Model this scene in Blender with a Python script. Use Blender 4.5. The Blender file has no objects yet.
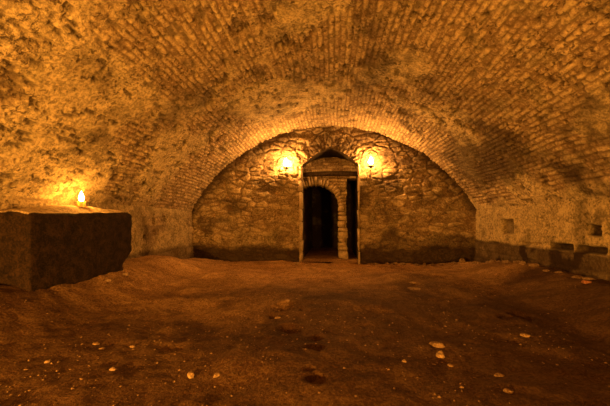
import bpy, bmesh, math, random
import numpy as np
from mathutils import Vector, Matrix, noise as mnoise

random.seed(7)
S = bpy.context.scene
COL = S.collection
PI = math.pi

# ------------------------------------------------------------------ frame
F = 305.0                     # focal length in pixels of a 610 px wide picture
HZ = 222.0                    # horizon row
YAW = math.radians(5.4)       # the camera is turned a little to the left
CAM = Vector((0.125, 0.0, 0.85))
W = 2.98                      # half width of the cellar
D = 6.45                      # end wall
Y0 = -2.6                     # wall behind the camera
ZS = 1.10                     # springing of the vault
RISE = 1.77
R = (W*W + RISE*RISE)/(2*RISE)
ZC = ZS + RISE - R
HALF = math.asin(W/R)

# ------------------------------------------------------------------ numpy noise
def h2(i, j, s):
    n = (i.astype(np.int64)*374761393 + j.astype(np.int64)*668265263 + int(s)*1442695041) & 0x7fffffff
    n = ((n ^ (n >> 13))*1274126177) & 0x7fffffff
    n = ((n ^ (n >> 16))*2246822519) & 0x7fffffff
    return ((n ^ (n >> 15)) & 0xffffff)/float(0xffffff)

def vn(x, y, s=0):
    xi = np.floor(x); yi = np.floor(y); fx = x-xi; fy = y-yi
    fx = fx*fx*(3-2*fx); fy = fy*fy*(3-2*fy)
    a = h2(xi, yi, s); b = h2(xi+1, yi, s); c = h2(xi, yi+1, s); d = h2(xi+1, yi+1, s)
    return (a*(1-fx)+b*fx)*(1-fy) + (c*(1-fx)+d*fx)*fy

def fbm(x, y, o=4, s=0):
    r = 0; a = .5; t = 0
    for k in range(o):
        r = r + a*vn(x, y, s+k*17); t += a; a *= .5; x = x*2.03+3.1; y = y*2.03+1.7
    return r/t

def sst(a, b, x):
    t = np.clip((x-a)/(b-a), 0, 1)
    return t*t*(3-2*t)

def bricks(u, v, L, H, s=0, gap=.010, var=0.0):
    """running bond: returns height profile 0..1, per-brick random 0..1"""
    row = np.floor(v/H)
    ln = L*(1 + var*(h2(row, row*0+5, s+9)-.5))
    uu = u/ln + .5*(row % 2) + .35*h2(row, row*0, s)
    if var:
        uu = uu + .35*np.sin(uu*2.1+row*1.7)*.5
    col = np.floor(uu)
    du = np.minimum(uu-col, 1-(uu-col))*ln
    dv = np.minimum(v/H-row, 1-(v/H-row))*H
    e = np.minimum(du, dv)
    return sst(gap*.25, gap*1.3, e), h2(row, col, s+3)

def rubble(u, v, L, H, s=0, gap=.012, jit=.8):
    """irregular coursed rubble (cells): profile 0..1, random per stone"""
    a = u/L; b = v/H
    bi = np.floor(b)
    f1 = np.full(a.shape, 9.); f2 = np.full(a.shape, 9.); idr = np.zeros(a.shape)
    for dj in (-1, 0, 1):
        j = bi + dj
        sh = h2(j, j*0, s)*.9
        ai = np.floor(a - sh)
        for di in (-2, -1, 0, 1, 2):
            i = ai + di
            px = i + .5 + sh + jit*(h2(i, j, s+1)-.5); py = j + .5 + jit*.55*(h2(i, j, s+2)-.5)
            dx = np.abs(a-px)*L/H*.55; dy = np.abs(b-py)
            d = (dx**3 + dy**3)**(1/3)
            r = h2(i, j, s+3)
            n1 = d < f1
            f2 = np.where(n1, f1, np.minimum(f2, d)); idr = np.where(n1, r, idr); f1 = np.where(n1, d, f1)
    e = (f2-f1)*H*.5
    return sst(gap*.2, gap*1.2, e), idr

# ------------------------------------------------------------------ mesh helpers
def link(name, me, mat, parent=None, smooth=True):
    o = bpy.data.objects.new(name, me); COL.objects.link(o)
    if mat: me.materials.append(mat)
    if smooth:
        me.polygons.foreach_set('use_smooth', [True]*len(me.polygons))
    if parent: o.parent = parent
    return o

def grid(name, P, mat, attrs=None, mask=None, flip=False, parent=None):
    """P: (n,m,3) array of points"""
    n, m = P.shape[:2]
    idx = np.arange(n*m).reshape(n, m)
    q = np.stack([idx[:-1, :-1], idx[1:, :-1], idx[1:, 1:], idx[:-1, 1:]], -1)
    if flip: q = q[..., ::-1]
    q = q.reshape(-1, 4)
    if mask is not None: q = q[mask.reshape(-1)]
    me = bpy.data.meshes.new(name)
    V = P.reshape(-1, 3)
    A = dict(attrs or {})
    if mask is not None:
        used = np.unique(q); re = -np.ones(n*m, dtype=np.int64); re[used] = np.arange(len(used))
        V = V[used]; q = re[q]; A = {k: a.reshape(-1)[used] for k, a in A.items()}
    me.vertices.add(len(V)); me.vertices.foreach_set('co', V.astype(np.float32).reshape(-1))
    me.loops.add(q.size); me.loops.foreach_set('vertex_index', q.astype(np.int32).reshape(-1))
    me.polygons.add(len(q)); me.polygons.foreach_set('loop_start', (np.arange(len(q))*4).astype(np.int32))
    me.polygons.foreach_set('loop_total', np.full(len(q), 4, dtype=np.int32))
    me.update(calc_edges=True); me.validate()
    for k, a in A.items():
        at = me.attributes.new(k, 'FLOAT', 'POINT')
        at.data.foreach_set('value', np.ascontiguousarray(a, dtype=np.float32).reshape(-1))
    return link(name, me, mat, parent)

def lathe(bm, prof, n=20, c=(0, 0, 0), cap=True):
    rings = []
    for r, z in prof:
        rings.append([bm.verts.new((c[0]+r*math.cos(2*PI*k/n), c[1]+r*math.sin(2*PI*k/n), c[2]+z)) for k in range(n)])
    for a, b in zip(rings, rings[1:]):
        for k in range(n):
            bm.faces.new((a[k], a[(k+1) % n], b[(k+1) % n], b[k]))
    if cap:
        bm.faces.new(rings[0][::-1]); bm.faces.new(rings[-1])

def tube(bm, pts, rad, n=10):
    pts = [Vector(p) for p in pts]; rings = []
    for i, p in enumerate(pts):
        d = (pts[min(i+1, len(pts)-1)] - pts[max(i-1, 0)]).normalized()
        a = d.cross(Vector((1, 0, .01))); 
        if a.length < .1: a = d.cross(Vector((0, 1, 0)))
        a.normalize(); b = d.cross(a)
        r = rad[i] if isinstance(rad, (list, tuple)) else rad
        rings.append([bm.verts.new(p + a*r*math.cos(2*PI*k/n) + b*r*math.sin(2*PI*k/n)) for k in range(n)])
    for a, b in zip(rings, rings[1:]):
        for k in range(n):
            bm.faces.new((a[k], a[(k+1) % n], b[(k+1) % n], b[k]))
    bm.faces.new(rings[0][::-1]); bm.faces.new(rings[-1])

def finish(name, bm, mat, parent=None, smooth=True):
    bmesh.ops.recalc_face_normals(bm, faces=bm.faces)
    me = bpy.data.meshes.new(name); bm.to_mesh(me); bm.free()
    return link(name, me, mat, parent, smooth)

def structure(o, label=None):
    o['kind'] = 'structure'
    if label: o['label'] = label; o['category'] = o.name.split('_')[0]
    return o

def tag(o, label, cat, group=None, kind=None):
    o['label'] = label; o['category'] = cat
    if group: o['group'] = group
    if kind: o['kind'] = kind
    return o

def empty(name, loc):
    o = bpy.data.objects.new(name, None); COL.objects.link(o); o.location = loc
    o.empty_display_size = .1
    return o

# ------------------------------------------------------------------ node helpers
class NT:
    def __init__(s, name):
        s.m = bpy.data.materials.new(name); s.m.use_nodes = True
        s.t = s.m.node_tree; s.t.nodes.clear()
        s.out = s.t.nodes.new('ShaderNodeOutputMaterial')
        s.co = s.t.nodes.new('ShaderNodeTexCoord').outputs['Object']
    def n(s, t, **k):
        x = s.t.nodes.new(t)
        for a, b in k.items(): setattr(x, a, b)
        return x
    def put(s, sock, v):
        if hasattr(v, 'is_output'): s.t.links.new(v, sock)
        elif isinstance(v, (tuple, list)) and len(v) == 3 and sock.type == 'RGBA': sock.default_value = (*v, 1)
        else: sock.default_value = v
    def noise(s, scale, detail=4, rough=.55, dist=0, co=None):
        x = s.n('ShaderNodeTexNoise'); s.put(x.inputs['Vector'], co or s.co)
        x.inputs['Scale'].default_value = scale; x.inputs['Detail'].default_value = detail
        x.inputs['Roughness'].default_value = rough; x.inputs['Distortion'].default_value = dist
        return x.outputs['Fac']
    def voro(s, scale, feature='F1', rnd=1, co=None):
        x = s.n('ShaderNodeTexVoronoi', feature=feature); s.put(x.inputs['Vector'], co or s.co)
        x.inputs['Scale'].default_value = scale; x.inputs['Randomness'].default_value = rnd
        return x.outputs['Distance']
    def ramp(s, v, a, b, lo=0., hi=1.):
        x = s.n('ShaderNodeMapRange', interpolation_type='SMOOTHSTEP'); s.put(x.inputs['Value'], v)
        for i, q in (('From Min', a), ('From Max', b), ('To Min', lo), ('To Max', hi)): x.inputs[i].default_value = q
        return x.outputs['Result']
    def mix(s, f, a, b, mode='MIX'):
        x = s.n('ShaderNodeMix', data_type='RGBA', blend_type=mode)
        s.put(x.inputs[0], f); s.put(x.inputs[6], a); s.put(x.inputs[7], b)
        return x.outputs[2]
    def math(s, op, a, b=0.):
        x = s.n('ShaderNodeMath', operation=op); s.put(x.inputs[0], a); s.put(x.inputs[1], b)
        return x.outputs[0]
    def attr(s, name):
        return s.n('ShaderNodeAttribute', attribute_name=name).outputs['Fac']
    def scaled(s, v):
        x = s.n('ShaderNodeMapping'); s.put(x.inputs['Vector'], s.co); x.inputs['Scale'].default_value = v
        return x.outputs[0]
    def bump(s, h, strength, dist, prev=None):
        x = s.n('ShaderNodeBump'); s.put(x.inputs['Height'], h)
        x.inputs['Strength'].default_value = strength; x.inputs['Distance'].default_value = dist
        if prev is not None: s.put(x.inputs['Normal'], prev)
        return x.outputs[0]
    def bsdf(s, col, rough=.9, nrm=None, **k):
        x = s.n('ShaderNodeBsdfPrincipled'); s.put(x.inputs['Base Color'], col); s.put(x.inputs['Roughness'], rough)
        for a, b in k.items(): s.put(x.inputs[a.replace('_', ' ')], b)
        if nrm is not None: s.put(x.inputs['Normal'], nrm)
        s.t.links.new(x.outputs[0], s.out.inputs[0])
        return s.m

# ------------------------------------------------------------------ materials
def masonry(name, dark, light, mortar, plaster, soot=.5, pit=1.0, bump=1.0, joint=.95):
    t = NT(name)
    tone, mort, plas, damp = (t.attr(k) for k in ('tone', 'mort', 'plas', 'damp'))
    big = t.noise(1.1, 5, .62); mid = t.noise(7, 5, .6, .4); fine = t.noise(38, 4, .65); vf = t.noise(120, 2, .6)
    k = t.math('ADD', t.math('MULTIPLY', tone, .42), t.math('MULTIPLY', mid, .58))
    k = t.math('ADD', k, t.math('MULTIPLY', t.math('SUBTRACT', fine, .5), 1.8))
    k = t.math('ADD', k, t.math('MULTIPLY', t.math('SUBTRACT', vf, .5), .7))
    c = t.mix(t.ramp(k, .15, .85), dark, light)
    c = t.mix(t.math('MULTIPLY', t.math('MULTIPLY', mort, joint), t.ramp(t.noise(6, 4, .65), .34, .54, .35, 1.)), c, mortar)
    pk = t.math('ADD', mid, t.math('MULTIPLY', t.math('SUBTRACT', fine, .5), 2.0))
    pk = t.math('ADD', pk, t.math('MULTIPLY', t.math('SUBTRACT', vf, .5), .8))
    p = t.mix(t.ramp(pk, .2, .8), tuple(x*.42 for x in plaster), plaster)
    c = t.mix(plas, c, p)
    # soot and damp patches
    sm = t.math('MULTIPLY', t.ramp(big, .46, .66), t.ramp(t.noise(4.2, 5, .65), .36, .6))
    c = t.mix(t.math('MULTIPLY', sm, soot), c, (.055, .038, .03))
    og = t.math('MULTIPLY', t.ramp(t.noise(3.1, 5, .65, .5), .5, .68), .5)
    c = t.mix(og, c, t.mix(t.ramp(fine, .3, .7), (.13, .11, .06), (.36, .31, .19)))
    # pits where mortar and plaster have fallen out
    pm = t.math('MULTIPLY', t.ramp(t.noise(16, 3, .6, .6), .58, .68), t.ramp(t.noise(2.1, 3, .6), .42, .6))
    c = t.mix(t.math('MULTIPLY', pm, .8*pit), c, (.05, .03, .022))
    sp = t.math('MULTIPLY', t.ramp(t.noise(24, 3, .55, .4), .55, .62), t.ramp(t.noise(3.3, 4, .6), .40, .58))
    c = t.mix(t.math('MULTIPLY', sp, .72*pit), c, (.045, .027, .018))
    lp = t.math('MULTIPLY', t.ramp(t.noise(22, 3, .6, .5), .56, .66), t.ramp(t.noise(2.7, 4, .6), .44, .6))
    c = t.mix(t.math('MULTIPLY', lp, .25), c, tuple(min(.9, x*1.35) for x in plaster))
    c = t.mix(t.math('MULTIPLY', damp, .93), c, (.03, .018, .014))  # damp stains, plus shade painted into the wall colour
    h = t.math('ADD', t.math('MULTIPLY', fine, .6), t.math('MULTIPLY', vf, .25))
    h = t.math('SUBTRACT', h, t.math('MULTIPLY', pm, .9*pit))
    h = t.math('SUBTRACT', h, t.math('MULTIPLY', sp, .5*pit))
    h = t.math('ADD', h, t.math('MULTIPLY', mid, .8))
    return t.bsdf(c, .92, t.bump(h, .55*bump, .03), Specular_IOR_Level=.15)

M_VAULT = masonry('vault brick', (.24, .165, .10), (.62, .49, .31), (.17, .115, .07), (.70, .57, .36), soot=.6)
M_END = masonry('rubble stone', (.16, .105, .06), (.48, .37, .23), (.15, .10, .065), (.44, .35, .22), soot=.6, pit=.8, joint=.7)
M_SIDE = masonry('limewashed side wall', (.17, .115, .07), (.46, .36, .22), (.20, .15, .10), (.54, .43, .25), soot=.55, pit=.8)
M_DARK = masonry('passage stone', (.03, .02, .014), (.085, .06, .04), (.05, .035, .025), (.07, .05, .035), soot=.5)  # darkness of the unlit passage put into its stone colour
M_PALE = masonry('pale jamb stone', (.42, .32, .21), (.68, .55, .37), (.36, .27, .18), (.6, .48, .3), soot=.35, pit=.4)

def earth():
    t = NT('packed earth')
    big = t.noise(1.3, 5, .6); mid = t.noise(9, 5, .65); fine = t.noise(60, 4, .7)
    k = t.math('ADD', t.math('MULTIPLY', big, .6), t.math('MULTIPLY', mid, .5))
    k = t.math('ADD', k, t.math('MULTIPLY', t.math('SUBTRACT', fine, .5), 1.4))
    c = t.mix(t.ramp(k, .32, .82), (.17, .085, .038), (.72, .46, .21))
    c = t.mix(t.math('MULTIPLY', t.ramp(t.noise(30, 2, .5), .66, .74), .7), c, (.42, .32, .2))
    c = t.mix(t.math('MULTIPLY', t.attr('damp'), .9), c, (.024, .0078, .0032))  # floor shade painted into the earth colour
    h = t.math('ADD', t.math('MULTIPLY', mid, 1.3), t.math('MULTIPLY', fine, .5))
    return t.bsdf(c, .85, t.bump(h, .8, .03), Specular_IOR_Level=.2)
M_EARTH = earth()

def stone(name, a, b, scale=14, bump=.6):
    t = NT(name)
    n1 = t.noise(scale, 5, .6, .3); n2 = t.noise(scale*6, 3, .65)
    k = t.math('ADD', n1, t.math('MULTIPLY', t.math('SUBTRACT', n2, .5), .6))
    return t.bsdf(t.mix(t.ramp(k, .3, .72), a, b), .88, t.bump(t.math('ADD', n1, t.math('MULTIPLY', n2, .4)), bump, .015), Specular_IOR_Level=.2)
def block_mat():
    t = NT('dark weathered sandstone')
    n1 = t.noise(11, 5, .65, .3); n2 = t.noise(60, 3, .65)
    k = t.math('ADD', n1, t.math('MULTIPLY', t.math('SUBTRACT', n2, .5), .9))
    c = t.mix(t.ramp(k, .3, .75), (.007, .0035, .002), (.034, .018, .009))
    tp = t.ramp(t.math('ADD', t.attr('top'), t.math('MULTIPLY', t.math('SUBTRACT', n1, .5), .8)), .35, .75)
    c = t.mix(tp, c, t.mix(t.ramp(k, .3, .7), (.25, .18, .11), (.62, .50, .33)))  # lighter top: candle glow put into the stone colour
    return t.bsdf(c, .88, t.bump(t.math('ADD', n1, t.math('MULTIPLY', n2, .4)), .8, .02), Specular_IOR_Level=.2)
M_BLOCK = block_mat()
M_ROCK = stone('pale limestone', (.13, .08, .042), (.40, .28, .15), 22)
M_GRIT = stone('tan grit', (.13, .08, .042), (.30, .20, .11), 25)
M_ROCKB = stone('brown stone', (.16, .10, .06), (.34, .24, .15), 40)
M_ROCKR = stone('reddish brick fragment', (.22, .09, .05), (.42, .2, .11), 40)
M_WOOD = stone('old dark oak', (.018, .011, .007), (.06, .038, .022), 20)

def iron():
    t = NT('blackened iron')
    n = t.noise(60, 4, .6)
    return t.bsdf(t.mix(n, (.02, .015, .012), (.07, .045, .03)), .6, t.bump(n, .3, .004), Metallic=.6)
M_IRON = iron()

def wax():
    t = NT('candle wax')
    d = t.n('ShaderNodeBsdfDiffuse'); d.inputs[0].default_value = (.85, .72, .5, 1)
    tr = t.n('ShaderNodeBsdfTranslucent'); tr.inputs[0].default_value = (.95, .78, .5, 1)
    n = t.noise(30, 3); b = t.bump(n, .2, .004)
    t.put(d.inputs['Normal'], b)
    mx = t.n('ShaderNodeMixShader'); mx.inputs[0].default_value = .6
    t.t.links.new(d.outputs[0], mx.inputs[1]); t.t.links.new(tr.outputs[0], mx.inputs[2]); t.t.links.new(mx.outputs[0], t.out.inputs[0])
    return t.m
M_WAX = wax()

LIGHT = (1.0, .405, .05)
def flame(name, strength, col=LIGHT):
    t = NT(name)
    e = t.n('ShaderNodeEmission'); e.inputs[0].default_value = (*col, 1); e.inputs[1].default_value = strength
    t.t.links.new(e.outputs[0], t.out.inputs[0]); return t.m
M_FLAME_S = flame('sconce flame', 860, (1.0, .425, .085))
M_FLAME_C = flame('candle flame', 300)

# ------------------------------------------------------------------ floor
def ground(px, py):
    dep = CAM.z*F/(py-HZ); lat = (px-305)/F*dep
    return CAM.x + lat*math.cos(YAW) - dep*math.sin(YAW), lat*math.sin(YAW) + dep*math.cos(YAW)
HOLES = [(*ground(px, py), r, d) for px, py, r, d in ((284, 311, .075, .05), (272, 315, .035, .025), (302, 314, .035, .025), (288, 329, .075, .035), (317, 339, .05, .035),
         (317, 351, .046, .065), (309, 350, .03, .03), (316, 382, .036, .06), (309, 374, .024, .025), (524, 316, .11, .06), (505, 319, .06, .03), (466, 287, .13, .05),
         (440, 280, .12, .035), (500, 339, .10, .04), (176, 342, .07, .035), (371, 318, .10, .03))]
def floor_h(x, y):
    x = np.asarray(x, float); y = np.asarray(y, float)
    fade = 1 - .82*sst(4.6, 6.4, y)
    wob = .25*(fbm(y*.8, x*0, 3, 41)-.5)
    bank = np.where(x > 0, .25, .29)*sst(2.0, 2.85, np.abs(x)+wob)*fade
    z = bank + .20*(fbm(x*.75+9, y*.9, 3, 5)-.5)*sst(7, 5.2, y)*(1-.85*sst(1.7, 2.6, np.abs(x))) + .075*(fbm(x*2.6, y*2.6, 4, 8)-.5) + .022*(fbm(x*11, y*11, 3, 12)-.5)
    z = z - .05*np.exp(-((x-2.05)/.2)**2)*sst(4, 2.5, y)*(x > 0)
    z = z + .06*np.exp(-(((y-3.35)/.45)**2 + ((x+.9)/1.3)**2)) + .03*np.exp(-(((y-4.9)/.6)**2 + ((x-1.0)/1.2)**2))
    for hx, hy, r, d in HOLES:
        q = np.sqrt(((x-hx)/1.1)**2 + (y-hy)**2)/r
        q = q*(1+.9*(fbm(x*16+hx*7, y*16, 3, 77)-.5))
        z = z - d*np.exp(-q**2.5) + .12*d*np.exp(-((q-1.5)/.35)**2)
    return z

def at(px, py, z0=None):
    """ground point seen along a viewing direction"""
    ca, sa = math.cos(YAW), math.sin(YAW)
    lx = (px-305)/F; lz = -(py-HZ)/F
    d = Vector((lx*ca - sa, ca + lx*sa, lz))
    ts = np.arange(.5, 9, .004)
    zz = floor_h(CAM.x + d.x*ts, CAM.y + d.y*ts)
    k = int(np.argmax(CAM.z + d.z*ts <= zz))
    return CAM + d*float(ts[k])

xs = np.arange(-3.06, 3.061, .017); ys = np.arange(Y0-.05, 6.56, .019)
X, Y = np.meshgrid(xs, ys, indexing='ij')
Z = floor_h(X, Y)
dmp = .96*sst(6.0, 2.4, Y - .35*X + 1.5*(fbm(X*.8, Y*.8, 4, 61)-.5)) + sst(.45, .7, fbm(X*2.9, Y*2.9, 3, 62))*.2 + .5*np.exp(-((X-2.1)/.25)**2)*sst(4.2, 2.6, Y)  # near floor and bank foot darkened, far floor light: lighting put into colour
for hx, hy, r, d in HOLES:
    dmp = np.maximum(dmp, .95*np.exp(-(((X-hx)/1.1)**2+(Y-hy)**2)/(r*r)*(1+.9*(fbm(X*16+hx*7, Y*16, 3, 77)-.5))))  # hollows darkened in the colour, as shade inside them
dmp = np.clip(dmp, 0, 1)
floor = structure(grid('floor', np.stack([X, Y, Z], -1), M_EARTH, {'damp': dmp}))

# ------------------------------------------------------------------ vault
us = np.arange(Y0, D+.08, .0150); vs = np.arange(-HALF*R, HALF*R+.001, .0115)
U, V = np.meshgrid(us, vs, indexing='ij')
wu = U + .05*(fbm(U*1.5, V*1.5, 3, 21)-.5); wv = V + .07*(fbm(U*.9, V*1.1, 3, 22)-.5)
prof, tone = bricks(wu + .018*(vn(U*26, V*26, 4)-.5), wv + .016*(vn(U*22, V*22, 5)-.5), .155, .064, 1, .012)
# missing bricks and eroded joints
pl0 = sst(.35, -.9, V)*sst(5.9, 4.3, U)
gone = (tone > .90 - .10*pl0)*sst(.33, .5, fbm(U*16, V*16, 3, 23))
mort = 1-prof
pl = sst(.47, .60, fbm(U*1.1+3, V*1.1, 5, 31) + .17*sst(.35, -.9, V)*sst(5.9, 4.3, U) - .10*sst(-1.2, .5, V)*sst(3.2, .5, V) - .08*sst(5.2, 6.2, U) - .06)
edge_r = HALF*R - V
pl = np.maximum(pl, sst(.02, -.05, edge_r - .10 - .22*(fbm(U*2.2, V*2.2, 4, 33)-.35)*1.0 - .05*sst(6, 3, U)))
h = .016*prof + .016*(tone-.5)*prof*.8 - .03*gone*prof*(1-pl)
pale_lines = sum(np.exp(-((V - v0 + .06*(fbm(U*2, U*0+v0, 3, 24)-.5))/.014)**2)*sst(.35, .6, fbm(U*3, V*2, 3, 25)) for v0 in (-.95, -.66, -.42, -.20, .28))
h = h*(1-.75*pl) + .018*pl + .008*np.clip(pale_lines, 0, 1)
h = h + .06*(fbm(U*.8, V*.8, 3, 51)-.5) + .022*(fbm(U*5, V*5, 4, 52)-.5) + .012*(fbm(U*18, V*18, 2, 53)-.5)
pit = sst(.62, .72, fbm(U*8, V*8, 3, 54))*sst(.45, .6, fbm(U*.9, V*.9, 3, 55))
h = h - .03*pit - .025*gone*prof*pl
pl_m = np.clip(pl + .8*np.clip(pale_lines, 0, 1), 0, 1)
# keep the ends of the arc on the wall line
h = h*sst(-.0, .12, np.minimum(edge_r, V+HALF*R)) 
RR = R - h
TH = V/R
P = np.stack([RR*np.sin(TH), U, ZC + RR*np.cos(TH)], -1)
dmpv = .80*sst(.55, .80, fbm(U*1.4, V*1.1, 4, 71)*.62 + fbm(U*9, V*9, 4, 72)*.30 + .19*np.exp(-((V-.60)/.28)**2)*sst(5.5, 4, U) + .27*np.exp(-((V-2.85)/.48)**2)*sst(6.6, 5.6, U) + .20*np.exp(-((V-2.2)/.40)**2 - ((U-4.7)/1.0)**2) + .12*np.exp(-((V+1.6)/.18)**2 - ((U-5.3)/.5)**2))
dmpv = np.maximum(dmpv, .72*gone*prof*(1-.15*pl))
dmpv = np.maximum(dmpv, .6*pit)
ceiling = structure(grid('ceiling', P, M_VAULT, {'tone': tone, 'mort': mort, 'plas': pl_m, 'damp': dmpv}, flip=True))

# ------------------------------------------------------------------ side walls
def side_wall(name, sgn):
    ys = np.arange(Y0, D+.06, .0165); zs = np.arange(-.12, ZS+.035, .0165)
    Yg, Zg = np.meshgrid(ys, zs, indexing='ij')
    wy = Yg + .04*(fbm(Yg*2, Zg*2, 3, 81)-.5); wz = Zg + .05*(fbm(Yg*1.3, Zg*1.3, 3, 82)-.5)
    pr, tn = bricks(wy, wz, .34, .155, 5 + sgn, .014, .5)
    low = sst(.53, .47, Zg + .04*(fbm(Yg*3, Zg*0, 3, 85)-.5)) if sgn > 0 else sst(.42, .34, Zg + .08*(fbm(Yg*3, Zg*0, 3, 86)-.5))
    pl = np.clip(sst(.30, .48, fbm(Yg*1.4, Zg*1.4+4*sgn, 4, 83)), 0, 1)*(1-low*.9)
    h = (.016*pr + .014*(tn-.5))*(1-.8*pl) + .014*pl + .010*low + .03*(fbm(Yg*3, Zg*3, 4, 84+sgn)-.5) + .012*(fbm(Yg*14, Zg*14, 3, 87)-.5)
    damp = (.80 if sgn > 0 else .5)*low*sst(.0, .25, fbm(Yg*3, Zg*4, 3, 88)) + .45*sst(.56, .7, fbm(Yg*3.1, Zg*2.2+7*sgn, 4, 89))
    def cut(y0, y1, z0, z1, d, s=.02, rough=.03):
        n1 = rough*(fbm(Yg*9, Zg*9, 3, 90)-.5)
        return d*sst(-s/2, s/2, Yg-y0+n1)*sst(-s/2, s/2, y1-Yg+n1)*sst(-s/2, s/2, Zg-z0+n1)*sst(-s/2, s/2, z1-Zg+n1)
    if sgn > 0:
        nic = [(5.13, 5.48, .66, .89, .10), (3.54, 3.70, .70, .81, .16), (3.36, 3.46, .72, .83, .14),
               (3.92, 4.32, .50, .575, .14), (3.48, 3.88, .50, .575, .14), (3.1, 3.42, .50, .57, .13), (4.5, 5.0, .5, .55, .05), (5.55, 5.95, .46, .50, .05)]
        for a in nic: h = h - cut(*a)
        h = h + cut(5.05, 5.1, .62, .95, .015) + cut(5.05, 5.55, .9, .94, .018)
        damp = np.maximum(damp, cut(5.13, 5.48, .66, .89, .62))
        for a in nic[1:6]: damp = np.maximum(damp, cut(a[0]-.01, a[1]+.01, a[2]-.01, a[3]+.01, .95))  # shade inside holes and slots painted into the colour
    else:
        for a in [(4.95, 5.02, .80, .90, .08), (5.3, 5.36, .85, .95, .06), (4.7, 4.76, .58, .64, .07), (5.7, 5.75, .6, .7, .05), (5.0, 5.05, .62, .70, .06)]: h = h - cut(*a)
    h = h*sst(0, .10, ZS-Zg+.02)
    P = np.stack([sgn*(W - h), Yg, Zg], -1)
    return structure(grid(name, P, M_SIDE, {'tone': tn, 'mort': 1-pr, 'plas': pl, 'damp': damp}, flip=(sgn < 0)))
side_wall('wall_left', -1); side_wall('wall_right', 1)

# ------------------------------------------------------------------ end wall with its recess
RX0, RX1 = -.548, .638
RC, RW = (RX0+RX1)/2, (RX1-RX0)/2
def rec_top(x):
    t = np.clip(np.abs((x-RC)/RW), 0, 1)
    return 2.04 + .35*(1-t**1.55)
def arc_z(x): return ZC + np.sqrt(np.maximum(R*R - x*x, 0))

xs = np.arange(-W-.06, W+.061, .0135); zs = np.arange(-.12, ZS+RISE+.06, .0135)
Xg, Zg = np.meshgrid(xs, zs, indexing='ij')
wx = Xg + .09*(fbm(Xg*2.2, Zg*2.2, 3, 101)-.5) + .03*(fbm(Xg*9, Zg*9, 2, 102)-.5)
wz = Zg + .10*(fbm(Xg*1.6, Zg*2.4, 3, 103)-.5) + .02*(fbm(Xg*9, Zg*9, 2, 104)-.5)
p1, t1 = rubble(wx, wz, .31, .092, 11, .013, .7)
# voussoirs round the recess
ang = np.arctan2(Zg-1.72, Xg-RC); rad = np.hypot(Xg-RC, Zg-1.72)
r_in = .68
p2, t2 = rubble(rad - r_in + .3 + .06*(fbm(Xg*6, Zg*6, 3, 3)-.5), ang*.8 + 5 + .08*(fbm(Xg*5, Zg*5, 3, 4)-.5), .24, .075, 12, .014)
vous = ((rad < r_in+.30 + .10*(vn(Xg*5, Zg*5, 6)-.5)) & (Zg > 1.95))*1.0
pr = np.where(vous > .5, p2, p1); tn = np.where(vous > .5, t2, t1)
rl = .55 + .45*sst(1.0, 1.9, Zg)
h = rl*(.026*pr + .036*(tn-.5)*pr) + .06*(fbm(Xg*1.1, Zg*1.1, 3, 105)-.5) + .034*(fbm(Xg*8, Zg*17, 4, 106)-.5)*1.5 + .016*(fbm(Xg*26, Zg*30, 2, 107)-.5)
dz = arc_z(Xg) - Zg
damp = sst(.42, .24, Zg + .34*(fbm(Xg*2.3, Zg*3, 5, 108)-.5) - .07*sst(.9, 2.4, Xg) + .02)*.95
damp = np.maximum(damp, .85*sst(.40, .06, dz + .22*(fbm(Xg*3, Zg*3, 3, 109)-.5))*(.45+.55*sst(.5, .9, np.abs(Xg))))  # dark rim below the vault: shadow painted into the colour
damp = np.maximum(damp, .6*sst(.52, .66, fbm(Xg*1.5, Zg*2.4, 5, 110)))
h = h - .05*sst(.36, .26, Zg + .08*(fbm(Xg*2, Zg*0, 3, 111)-.5))*sst(.7, 1.1, np.abs(Xg-.05))
P = np.stack([Xg, D - h, Zg], -1)
cx_ = (xs[:-1]+xs[1:])/2; cz_ = (zs[:-1]+zs[1:])/2
CX, CZ = np.meshgrid(cx_, cz_, indexing='ij')
inside = (CZ < np.where(np.abs(CX) < W, arc_z(CX), ZS) + .05)
hole = (CX > RX0) & (CX < RX1) & (CZ < rec_top(CX))
structure(grid('wall_back', P, M_END, {'tone': tn, 'mort': 1-pr, 'plas': sst(.55, .68, fbm(Xg*1.3, Zg*1.3, 4, 112))*.7, 'damp': damp}, mask=(inside & ~hole), flip=False))

# lining of the recess and the passage behind it
DP = 9.6
def outline(n=26):
    a = [(RX0, -.15)] + [(RX0, z) for z in np.linspace(.0, 2.04, 40)]
    a += [(x, float(rec_top(x))) for x in np.linspace(RX0, RX1, n)[1:-1]]
    a += [(RX1, z) for z in np.linspace(2.04, 0, 40)] + [(RX1, -.15)]
    return np.array(a)
OL = outline(); yy = np.concatenate([np.arange(6.395, 7.3, .03), np.arange(7.3, DP+.01, .1)])
N = len(OL)
Pl = np.zeros((N, len(yy), 3)); Pl[..., 0] = OL[:, 0:1]; Pl[..., 2] = OL[:, 1:2]; Pl[..., 1] = yy[None, :]
arc = np.concatenate([[0], np.cumsum(np.hypot(*np.diff(OL, axis=0).T))])[:, None] + 0*yy[None, :]
yb = 0*arc + yy[None, :]
prl, tnl = bricks(yb + .03*(fbm(yb*3, arc*3, 2, 5)-.5), arc + .03*(fbm(yb*3, arc*3, 2, 6)-.5), .3, .12, 21, .014, .5)
nx = np.sign(RC-OL[:, 0])[:, None]
dd = .02*prl - .02 + .02*(fbm(yb*8, arc*8, 3, 7)-.5)
Pl[..., 0] += nx*dd*(np.abs(OL[:, 0:1]-RC) > RW*.98)
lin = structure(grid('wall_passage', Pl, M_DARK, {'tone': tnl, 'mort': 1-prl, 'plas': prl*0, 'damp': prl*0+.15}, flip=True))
bm = bmesh.new()
v = [bm.verts.new((x, DP-.02, z)) for x, z in ((RX0-.05, -.15), (RX1+.05, -.15), (RX1+.05, 2.5), (RX0-.05, 2.5))]; bm.faces.new(v)
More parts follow.
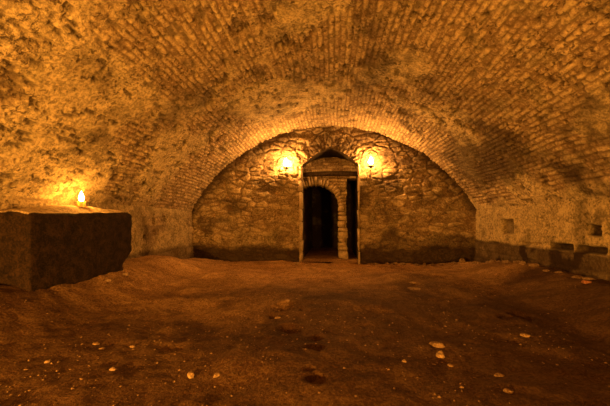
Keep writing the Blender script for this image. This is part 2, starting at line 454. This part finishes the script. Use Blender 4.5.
structure(finish('wall_passage_end', bm, M_DARK, smooth=False))
px_ = np.arange(RX0-.04, RX1+.05, .03); py_ = np.arange(6.40, DP+.03, .03)
Xp, Yp = np.meshgrid(px_, py_, indexing='ij')
Zp = .012 + .03*(fbm(Xp*4, Yp*4, 3, 9)-.5) + .035*sst(6.5, 6.7, Yp)
structure(grid('floor_passage', np.stack([Xp, Yp, Zp], -1), M_EARTH, {'damp': Xp*0+.2}))

# the smaller arch standing inside the recess
AX, AW, AZ, AH = -.29, .53, 1.22, .47      # centre, half width, springing, rise of the opening
def op_top(x):
    t = np.clip(np.abs((x-AX)/AW), 0, 1)
    return AZ + AH*np.sqrt(np.maximum(1-t*t, 0))
YF, YB = 6.72, 7.10
xs = np.arange(RX0-.03, .47, .0135); zs = np.arange(-.1, 2.34, .0135)
Xg, Zg = np.meshgrid(xs, zs, indexing='ij')
p3, t3 = bricks(Xg + .03*(fbm(Xg*5, Zg*5, 2, 1)-.5), Zg + .04*(fbm(Xg*3, Zg*4, 2, 2)-.5), .2, .072, 31, .013, .5)
h = .022*p3 + .02*(t3-.5) + .02*(fbm(Xg*10, Zg*10, 3, 3)-.5)
cx_ = (xs[:-1]+xs[1:])/2; cz_ = (zs[:-1]+zs[1:])/2
CX, CZ = np.meshgrid(cx_, cz_, indexing='ij')
top = 2.10 + .17*(1-((CX-RC)/RW)**2) + .02*(vn(CX*14, CX*0, 5)-.5)
wide = np.where(CZ > 1.80, .70, .40 + .03*(vn(CZ*8, CZ*0, 6)-.5))
mk = (CZ < top) & (CX < wide) & ~((np.abs(CX-AX) < AW) & (CZ < op_top(CX)))
def slab(name, mat, xs, zs, Yfront, mask, yback, attrs):
    n, m = Yfront.shape
    Xg, Zg = np.meshgrid(xs, zs, indexing='ij')
    verts = []; faces = []; fi = {}; bi = {}; A = {k: [] for k in attrs}
    def vid(d, i, j, back):
        if (i, j) not in d:
            d[(i, j)] = len(verts); verts.append((xs[i], yback if back else Yfront[i, j], zs[j]))
            for k in attrs: A[k].append(attrs[k][i, j])
        return d[(i, j)]
    for i, j in zip(*np.nonzero(mask)):
        c = [(i, j), (i+1, j), (i+1, j+1), (i, j+1)]
        faces.append([vid(fi, *q, False) for q in c])
        for (a, b), (ni, nj) in zip(((c[0], c[1]), (c[1], c[2]), (c[2], c[3]), (c[3], c[0])), ((i, j-1), (i+1, j), (i, j+1), (i-1, j))):
            if ni < 0 or nj < 0 or ni >= n-1 or nj >= m-1 or not mask[ni, nj]:
                faces.append([vid(fi, *b, False), vid(fi, *a, False), vid(bi, *a, True), vid(bi, *b, True)])
    me = bpy.data.meshes.new(name); me.from_pydata(verts, [], faces); me.update()
    for k in attrs:
        me.attributes.new(k, 'FLOAT', 'POINT').data.foreach_set('value', np.array(A[k], dtype=np.float32))
    return link(name, me, mat, smooth=False)
xs2 = np.arange(RX0-.03, .66, .0135)
Xg, Zg = np.meshgrid(xs2, zs, indexing='ij')
p3, t3 = bricks(Xg + .03*(fbm(Xg*5, Zg*5, 2, 1)-.5), Zg + .04*(fbm(Xg*3, Zg*4, 2, 2)-.5), .2, .072, 31, .013, .5)
h = .022*p3 + .02*(t3-.5) + .02*(fbm(Xg*10, Zg*10, 3, 3)-.5)
cx_ = (xs2[:-1]+xs2[1:])/2
CX, CZ = np.meshgrid(cx_, cz_, indexing='ij')
top = 2.10 + .17*(1-((CX-RC)/RW)**2) + .02*(vn(CX*14, CX*0, 5)-.5)
wide = np.where(CZ > 1.80, .70, .40 + .03*(vn(CZ*8, CZ*0, 6)-.5))
mk = (CZ < top) & (CX < wide) & ~((np.abs(CX-AX) < AW) & (CZ < op_top(CX)))
door = slab('door_1', M_END, xs2, zs, YF - h, mk, YB, {'tone': t3, 'mort': 1-p3, 'plas': p3*0, 'damp': p3*0+.1})
structure(door)
# ring of rough voussoirs and jamb stones round the opening
bm = bmesh.new(); rng = random.Random(4)
def rough_block(bm, c, ax_u, ax_v, su, sv, y0, y1, rng):
    vs = []
    for y in (y0, y1):
        for a, b in ((-1, -1), (1, -1), (1, 1), (-1, 1)):
            j = [rng.uniform(-.014, .014) for _ in range(3)]
            p = c + ax_u*(a*su/2) + ax_v*(b*sv/2)
            vs.append(bm.verts.new((p.x+j[0], y+j[1]+(rng.uniform(-.015, .015) if y == y0 else 0), p.z+j[2])))
    for f in ((0, 1, 2, 3), (7, 6, 5, 4), (0, 4, 5, 1), (1, 5, 6, 2), (2, 6, 7, 3), (3, 7, 4, 0)):
        bm.faces.new([vs[k] for k in f])
angs = []; a = math.radians(-2)
while a < PI-.05:
    s = rng.uniform(.05, .10)
    w_ = s/math.hypot(AW*math.sin(a), AH*math.cos(a)); am = a + w_/2
    p = Vector((AX + AW*math.cos(am), 0, AZ + AH*math.sin(am)))
    nrm = Vector((math.cos(am)/AW, 0, math.sin(am)/AH)).normalized(); tan = Vector((-nrm.z, 0, nrm.x))
    dep = rng.uniform(.11, .20)
    rough_block(bm, p + nrm*(dep/2-.02), nrm, tan, dep, s-.012, YF-.055, YB+.03, rng)
    a += w_
z = .05
while z < AZ-.04:
    s = min(rng.uniform(.07, .2), AZ-z)
    dep = rng.uniform(.13, .21)
    rough_block(bm, Vector((AX+AW+dep/2-.02, 0, z+s/2)), Vector((1, 0, 0)), Vector((0, 0, 1)), dep, s-.012, YF-.055, YB+.03, rng)
    z += s
bmesh.ops.bevel(bm, geom=list(bm.edges), offset=.012, segments=2, affect='EDGES')
ring = finish('arch_ring', bm, M_PALE, door)
ring['label'] = 'rough pale stones edging the inner arch'
bm = bmesh.new()
tube(bm, [(x, YF-.03+.004*math.sin(x*9), 1.90+.008*math.sin(x*5+1)) for x in np.linspace(RX0+.0, RX1-.0, 9)], .052, 8)
lt = finish('lintel', bm, M_WOOD, door); lt['label'] = 'dark timber beam across the recess'

# pale narrow jambs on both sides of the recess
def jamb(name, x0, x1, ztop):
    bm = bmesh.new(); rng = random.Random(int(x0*100))
    z = -.05
    while z < ztop:
        s = min(rng.uniform(.2, .4), ztop-z+.01)
        rough_block(bm, Vector(((x0+x1)/2, 0, z+s/2)), Vector((1, 0, 0)), Vector((0, 0, 1)), (x1-x0), s-.006, D-.085, D+.14, rng)
        z += s
    bmesh.ops.bevel(bm, geom=list(bm.edges), offset=.01, segments=2, affect='EDGES')
    return structure(finish(name, bm, M_PALE))
jamb('trim_1', RX0-.055, RX0+.012, 2.02); jamb('trim_2', RX1-.008, RX1+.024, 2.04)

# wall behind the camera
bm = bmesh.new()
pts = [(-W-.05, -.2), (W+.05, -.2)] + [(R*1.01*math.sin(t), ZC+R*1.01*math.cos(t)) for t in np.linspace(HALF, -HALF, 40)]
bm.faces.new([bm.verts.new((x, Y0+.03, z)) for x, z in pts][::-1])
structure(finish('wall_front', bm, M_END, smooth=False))

# ------------------------------------------------------------------ stone block with the candle
BX0, BX1, BY0, BY1 = -2.925, -2.56, 2.46, 3.86
BZ = .12
bm = bmesh.new(); lay = bm.verts.layers.float.new('top')
nx_, ny_, nz_ = 18, 54, 32
def block_pt(a, b, c):
    # a,b,c in 0..1 ; bulging, worn edges, raised crown, undercut foot at the far end
    x = BX0 + (BX1-BX0)*a; y = BY0 + (BY1-BY0)*b
    crown = sst(0., .75, (1-a)*1.3)
    ztop = .925 + .055*b + .085*crown*(.35 + .65*math.exp(-((b-.5)/.3)**2))
    z = BZ + (ztop-BZ)*c
    if c < .42: y -= .16*b**6*sst(.42, .18, c)
    e = max(0, (c-.95)/.05)
    x -= .018*e*e*a**8
    y += (.02 if b < .5 else -.045)*e*e*abs(2*b-1)**8
    if b > .9: x -= .03*((b-.9)/.1)**2*a
    n = Vector((x*3, y*3, z*3))
    d = mnoise.fractal(n, 1.0, 2.0, 4)*.012 + mnoise.noise(Vector((x*2, y*2, z*26)))*.008*(1 if b < .03 else .3)
    d2 = mnoise.fractal(n*3.1 + Vector((5, 1, 2)), 1.0, 2.0, 3)*.008
    top = mnoise.fractal(n*1.7+Vector((9, 9, 9)), 1., 2., 4)*.012*c
    return Vector((x + (d+d2)*a, y + (d+d2)*(2*b-1), z + top))
vid = {}
def bv(i, j, k):
    if (i, j, k) not in vid: vid[(i, j, k)] = bm.verts.new(block_pt(i/nx_, j/ny_, k/nz_))
    return vid[(i, j, k)]
for i in range(nx_):
    for j in range(ny_):
        for k, _ in ((0, 0), (nz_, 1)): bm.faces.new([bv(i, j, k), bv(i+1, j, k), bv(i+1, j+1, k), bv(i, j+1, k)])
for i in range(nx_):
    for k in range(nz_):
        for j in (0, ny_): bm.faces.new([bv(i, j, k), bv(i+1, j, k), bv(i+1, j, k+1), bv(i, j, k+1)])
for j in range(ny_):
    for k in range(nz_):
        for i in (0, nx_): bm.faces.new([bv(i, j, k), bv(i, j+1, k), bv(i, j+1, k+1), bv(i, j, k+1)])
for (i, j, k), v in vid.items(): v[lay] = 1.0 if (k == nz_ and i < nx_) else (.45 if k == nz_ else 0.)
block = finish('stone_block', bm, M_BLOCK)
tag(block, 'large dark rough stone block standing against the left wall, candle on top', 'stone block')

from mathutils.bvhtree import BVHTree
bt = BVHTree.FromPolygons([v.co for v in block.data.vertices], [p.vertices[:] for p in block.data.polygons])
cxy = (-2.74, 3.22)
ct = bt.ray_cast(Vector((cxy[0], cxy[1], 2)), Vector((0, 0, -1)))[0].z

def flame_bm(r, hgt, n=10, segs=9):
    bm = bmesh.new(); rows = []
    for k in range(segs+1):
        t = k/segs
        rr = r*(math.sin(PI*min(1, t**.62))**.9)*(1 if t < .999 else 0) + (.0006 if t in (0, 1) else 0)
        rows.append((max(rr, .0006), t*hgt))
    lathe(bm, rows, n)
    return bm

def candle(name, loc, r, hgt, cup, fr, fh, mflame, label, group=None):
    t = empty(name, loc); tag(t, label, 'candle', group)
    bm = bmesh.new()
    prof = [(r*1.12, 0), (r*1.05, .006), (r*.99, hgt*.35), (r, hgt*.8), (r*.98, hgt-.003), (r*.93, hgt), (r*.85, hgt-.003), (r*.80, hgt-cup*.5), (r*.7, hgt-cup), (r*.2, hgt-cup-.001), (.002, hgt-cup-.001)]
    lathe(bm, prof, 22)
    for v in bm.verts:
        if v.co.z > hgt*.6: v.co.z += .006*mnoise.noise(Vector((v.co.x*40, v.co.y*40, 1)))
    finish('wax', bm, M_WAX, t)
    bm = bmesh.new(); tube(bm, [(0, 0, hgt-cup-.002), (0.001, 0, hgt-cup+.008), (.003, 0, hgt-cup+.014)], .0016, 6)
    finish('wick', bm, M_IRON, t)
    bm = flame_bm(fr, fh)
    f = finish('flame', bm, mflame, t); f.location = (.001, 0, hgt-cup+.010)
    f['label'] = 'glowing candle flame'
    return t
candle('pillar_candle', (cxy[0], cxy[1], ct-.003), .042, .060, .018, .026, .125, M_FLAME_C,
       'thick lit candle burning on top of the stone block')

# ------------------------------------------------------------------ wall sconces
def sconce(x, label):
    y = D - .185; z = 1.965
    t = empty('wall_sconce', (x, y, z)); tag(t, label, 'sconce', 'iron sconces beside the doorway')
    bm = bmesh.new()
    lathe(bm, [(.012, -.02), (.03, -.016), (.052, -.004), (.066, .010), (.068, .014), (.064, .014), (.050, .003), (.03, -.004), (.002, -.005)], 26)
    finish('dish', bm, M_IRON, t)
    bm = bmesh.new(); lathe(bm, [(.009, -.018), (.013, -.03), (.008, -.045), (.008, -.12), (.014, -.128), (.012, -.142), (.003, -.15)], 12)
    finish('stem', bm, M_IRON, t)
    bm = bmesh.new(); tube(bm, [(0, .0, -.135), (0, .03, -.15), (0, .08, -.155), (0, .15, -.15), (0, .20, -.15)], .006, 8)
    finish('bracket_arm', bm, M_IRON, t)
    bm = bmesh.new()
    bmesh.ops.create_cube(bm, size=1); bmesh.ops.scale(bm, vec=(.03, .012, .06), verts=bm.verts)
    bmesh.ops.bevel(bm, geom=list(bm.edges), offset=.005, segments=2, affect='EDGES')
    o = finish('wall_plate', bm, M_IRON, t); o.location = (0, .155, -.15)
    return (x, y, z)
for x, side in ((-.863, 'left'), (.871, 'right')):
    loc = sconce(x, f'iron dish sconce on the end wall, {side} of the doorway')
    candle('sconce_candle', (loc[0], loc[1], loc[2]-.004), .034, .052, .008, .050, .155, M_FLAME_S,
           f'short lit candle in the sconce {side} of the doorway', 'candles in the wall sconces')

# ------------------------------------------------------------------ loose stones
def rock_mesh(name, seed, sx, sy, sz, mat, sub=2):
    bm = bmesh.new(); bmesh.ops.create_icosphere(bm, subdivisions=sub, radius=1)
    off = Vector((seed*3.7, seed*1.3, seed*2.1))
    for v in bm.verts:
        n = v.co.copy()
        k = 1 + .45*mnoise.noise(n*1.2+off) + .30*mnoise.noise(n*2.6+off)
        v.co = Vector((n.x*k*sx, n.y*k*sy, max(n.z, -.55)*k*sz))
    me = bpy.data.meshes.new(name); bm.to_mesh(me); bm.free(); me.materials.append(mat)
    me.polygons.foreach_set('use_smooth', [False]*len(me.polygons))
    return me
def rock(px, py, wpx, hpx, label, mat=M_ROCK, name='loose_stone', group=None, cat='stone', pos=None):
    p = Vector(pos) if pos else at(px, py); dep = p.y*math.cos(YAW) - (p.x-CAM.x)*math.sin(YAW)
    sx = wpx*dep/F/2; sz = max(hpx*dep/F/2*.8, .005)
    rock.n += 1
    me = rock_mesh(name, rock.n, sx, sx*random.uniform(.7, .95), sz, mat)
    o = bpy.data.objects.new(name, me); COL.objects.link(o)
    zz = float(floor_h(p.x, p.y))
    o.location = (p.x, p.y, zz + sz*.15); o.rotation_euler = (0, 0, random.uniform(-.5, .5))
    tag(o, label, cat, group); ROCKS.append(o)
    return o
rock.n = 0; ROCKS = []
LS = [
 (437, 345, 13, 6, 'flat pale stone lying just behind the lumpy one, right foreground', M_ROCK),
 (440, 356, 9, 9, 'lumpy pale stone, the biggest in the right foreground', M_ROCK),
 (451, 366, 6, 4, 'small flat pale stone just in front of the lumpy one', M_ROCK),
 (404, 362, 5, 5, 'small bright pebble left of the lumpy pale stone', M_ROCK),
 (462, 388, 4, 4, 'tiny pale pebble nearest the camera in the right foreground', M_ROCK),
 (191, 376, 10, 8, 'round pale stone, the largest in the left foreground', M_ROCK),
 (217, 376, 7, 6, 'smaller round pale stone right of the largest left one', M_ROCK),
 (113, 370, 8, 6, 'brown stone lying left of the round pale stone', M_ROCKB),
 (133, 347, 6, 4, 'flat brownish pale stone by itself, left of centre', M_ROCK),
 (96, 344, 7, 3, 'flat pale chip, farthest of the little cluster on the left', M_ROCK),
 (102, 349, 6, 3, 'flat pale chip, nearest of the little cluster on the left', M_ROCK),
 (48, 362, 7, 4, 'dim brown stone at the far left of the floor', M_ROCKB),
 (508, 392, 9, 7, 'dim tan stone at the bottom right of the floor', M_ROCKB),
 (499, 376, 9, 5, 'flat tan stone behind the bottom right one', M_ROCK),
 (525, 336, 9, 5, 'tan stone below the dark hollow on the right', M_ROCK),
 (414, 289, 13, 3, 'thin pale flake on the floor right of the footprints', M_ROCK),
 (413, 283, 7, 3, 'short pale flake just behind the thin one', M_ROCK),
 (586, 283, 8, 6, 'reddish brick lump on the right earth bank', M_ROCKR),
 (363, 262, 6, 4, 'brown rubble piece at the right foot of the doorway', M_ROCKB),
 (297, 264, 7, 4, 'brown rubble piece at the left foot of the doorway', M_ROCKB),
 (125, 275, 8, 5, 'dark stone chip at the far foot of the stone block', M_ROCKB),
 (108, 281, 6, 4, 'brown chip on the earth in front of the stone block', M_ROCKB),
 (288, 301, 5, 3, 'brown clod beside the farthest footprint', M_ROCKB),
 (278, 318, 6, 3, 'brown clod in front of the farthest footprint', M_ROCKB),
]
for a in LS: rock(*a[:5], mat=a[5])
rock(0, 0, 6, 10, 'upright rubble piece where the end wall meets the right wall', M_ROCK, 'rubble_piece', None, 'rubble', (2.62, 6.22, 0))
rock(0, 0, 9, 5, 'low rubble piece beside the upright one in the right corner', M_ROCK, 'rubble_piece', None, 'rubble', (2.78, 5.95, 0))
for k in range(11):
    rock(0, 0, random.uniform(5, 10), random.uniform(3.5, 6), 'bit of rubble in the row along the foot of the right wall', random.choice((M_ROCKB, M_ROCKB, M_ROCK)),
         'rubble_piece', 'rubble along the right wall', 'rubble', (2.80 + random.uniform(-.05, .04), 5.62 - k*.215 + random.uniform(-.05, .05), 0))
for k in range(9):
    rock(0, 0, random.uniform(4, 8), random.uniform(3, 5), 'bit of rubble along the foot of the end wall, right of the doorway', random.choice((M_ROCKB, M_ROCKB, M_ROCK)),
         'rubble_piece', 'rubble along the end wall', 'rubble', (1.0 + k*.18 + random.uniform(-.05, .05), 6.28 + random.uniform(-.05, .04), 0))

# gravel and grit trodden into the earth
vs_, fs_ = [], []
rng = random.Random(3)
oct_v = [(1, 0, 0), (-1, 0, 0), (0, 1, 0), (0, -1, 0), (0, 0, 1), (0, 0, -1)]
oct_f = [(0, 2, 4), (2, 1, 4), (1, 3, 4), (3, 0, 4), (2, 0, 5), (1, 2, 5), (3, 1, 5), (0, 3, 5)]
GX, GY, GS = [], [], []
while len(GX) < 2600:
    y = 1.1 + 5.2*rng.random()**1.6; x = rng.uniform(-2.5, 2.6)
    if abs(x) > y*1.15+.2: continue
    if any((x-o.location.x)**2 + (y-o.location.y)**2 < (max(o.dimensions)*.5+.03)**2 for o in ROCKS): continue
    if float(fbm(np.array([x*1.7]), np.array([y*1.7]), 3, 99)[0]) < rng.uniform(.3, .6): continue
    GX.append(x); GY.append(y); GS.append((.0025 + .0065*rng.random()**2.5)*(1+.12*y))
GZ = floor_h(np.array(GX), np.array(GY))
for x, y, z, s in zip(GX, GY, GZ, GS):
    b = len(vs_); a = rng.uniform(0, 6); ca, sa = math.cos(a), math.sin(a); q = [rng.uniform(.6, 1.3) for _ in range(6)]
    for (u, v, w), k in zip(oct_v, q): vs_.append((x + s*k*(u*ca-v*sa), y + s*k*(u*sa+v*ca), z + s*.25 + s*.6*k*w))
    fs_ += [tuple(b+i for i in f) for f in oct_f]
me = bpy.data.meshes.new('gravel'); me.from_pydata(vs_, [], fs_); me.update()
g = link('gravel', me, M_GRIT, smooth=False)
tag(g, 'tiny pale grit and gravel scattered over the dark earth floor', 'gravel', kind='stuff')

# ------------------------------------------------------------------ light
def lamp(name, loc, power, radius=.06):
    l = bpy.data.lights.new(name, 'POINT'); l.energy = power; l.color = LIGHT; l.shadow_soft_size = radius
    o = bpy.data.objects.new(name, l); COL.objects.link(o); o.location = loc; return o
# unseen fill lights, standing in for candles behind the camera
lamp('candle_light_behind', (1.5, -.9, .25), 390)
lamp('candle_light_side', (-1.95, -.4, .25), 720)

wd = bpy.data.worlds.new('dark cellar'); S.world = wd; wd.use_nodes = True
wd.node_tree.nodes['Background'].inputs[0].default_value = (0, 0, 0, 1)

# ------------------------------------------------------------------ camera
cd = bpy.data.cameras.new('camera'); cam = bpy.data.objects.new('camera', cd); COL.objects.link(cam)
cd.sensor_fit = 'HORIZONTAL'; cd.sensor_width = 36; cd.lens = 36*F/610
cd.shift_y = (HZ-203)/610; cd.clip_start = .02
cam.location = CAM; cam.rotation_euler = (PI/2, 0, YAW)
S.camera = cam
S.view_settings.view_transform = 'Standard'; S.view_settings.look = 'None'
S.view_settings.exposure = 0; S.view_settings.gamma = 1; S.view_settings.use_curve_mapping = False
S.cycles.use_denoising = True
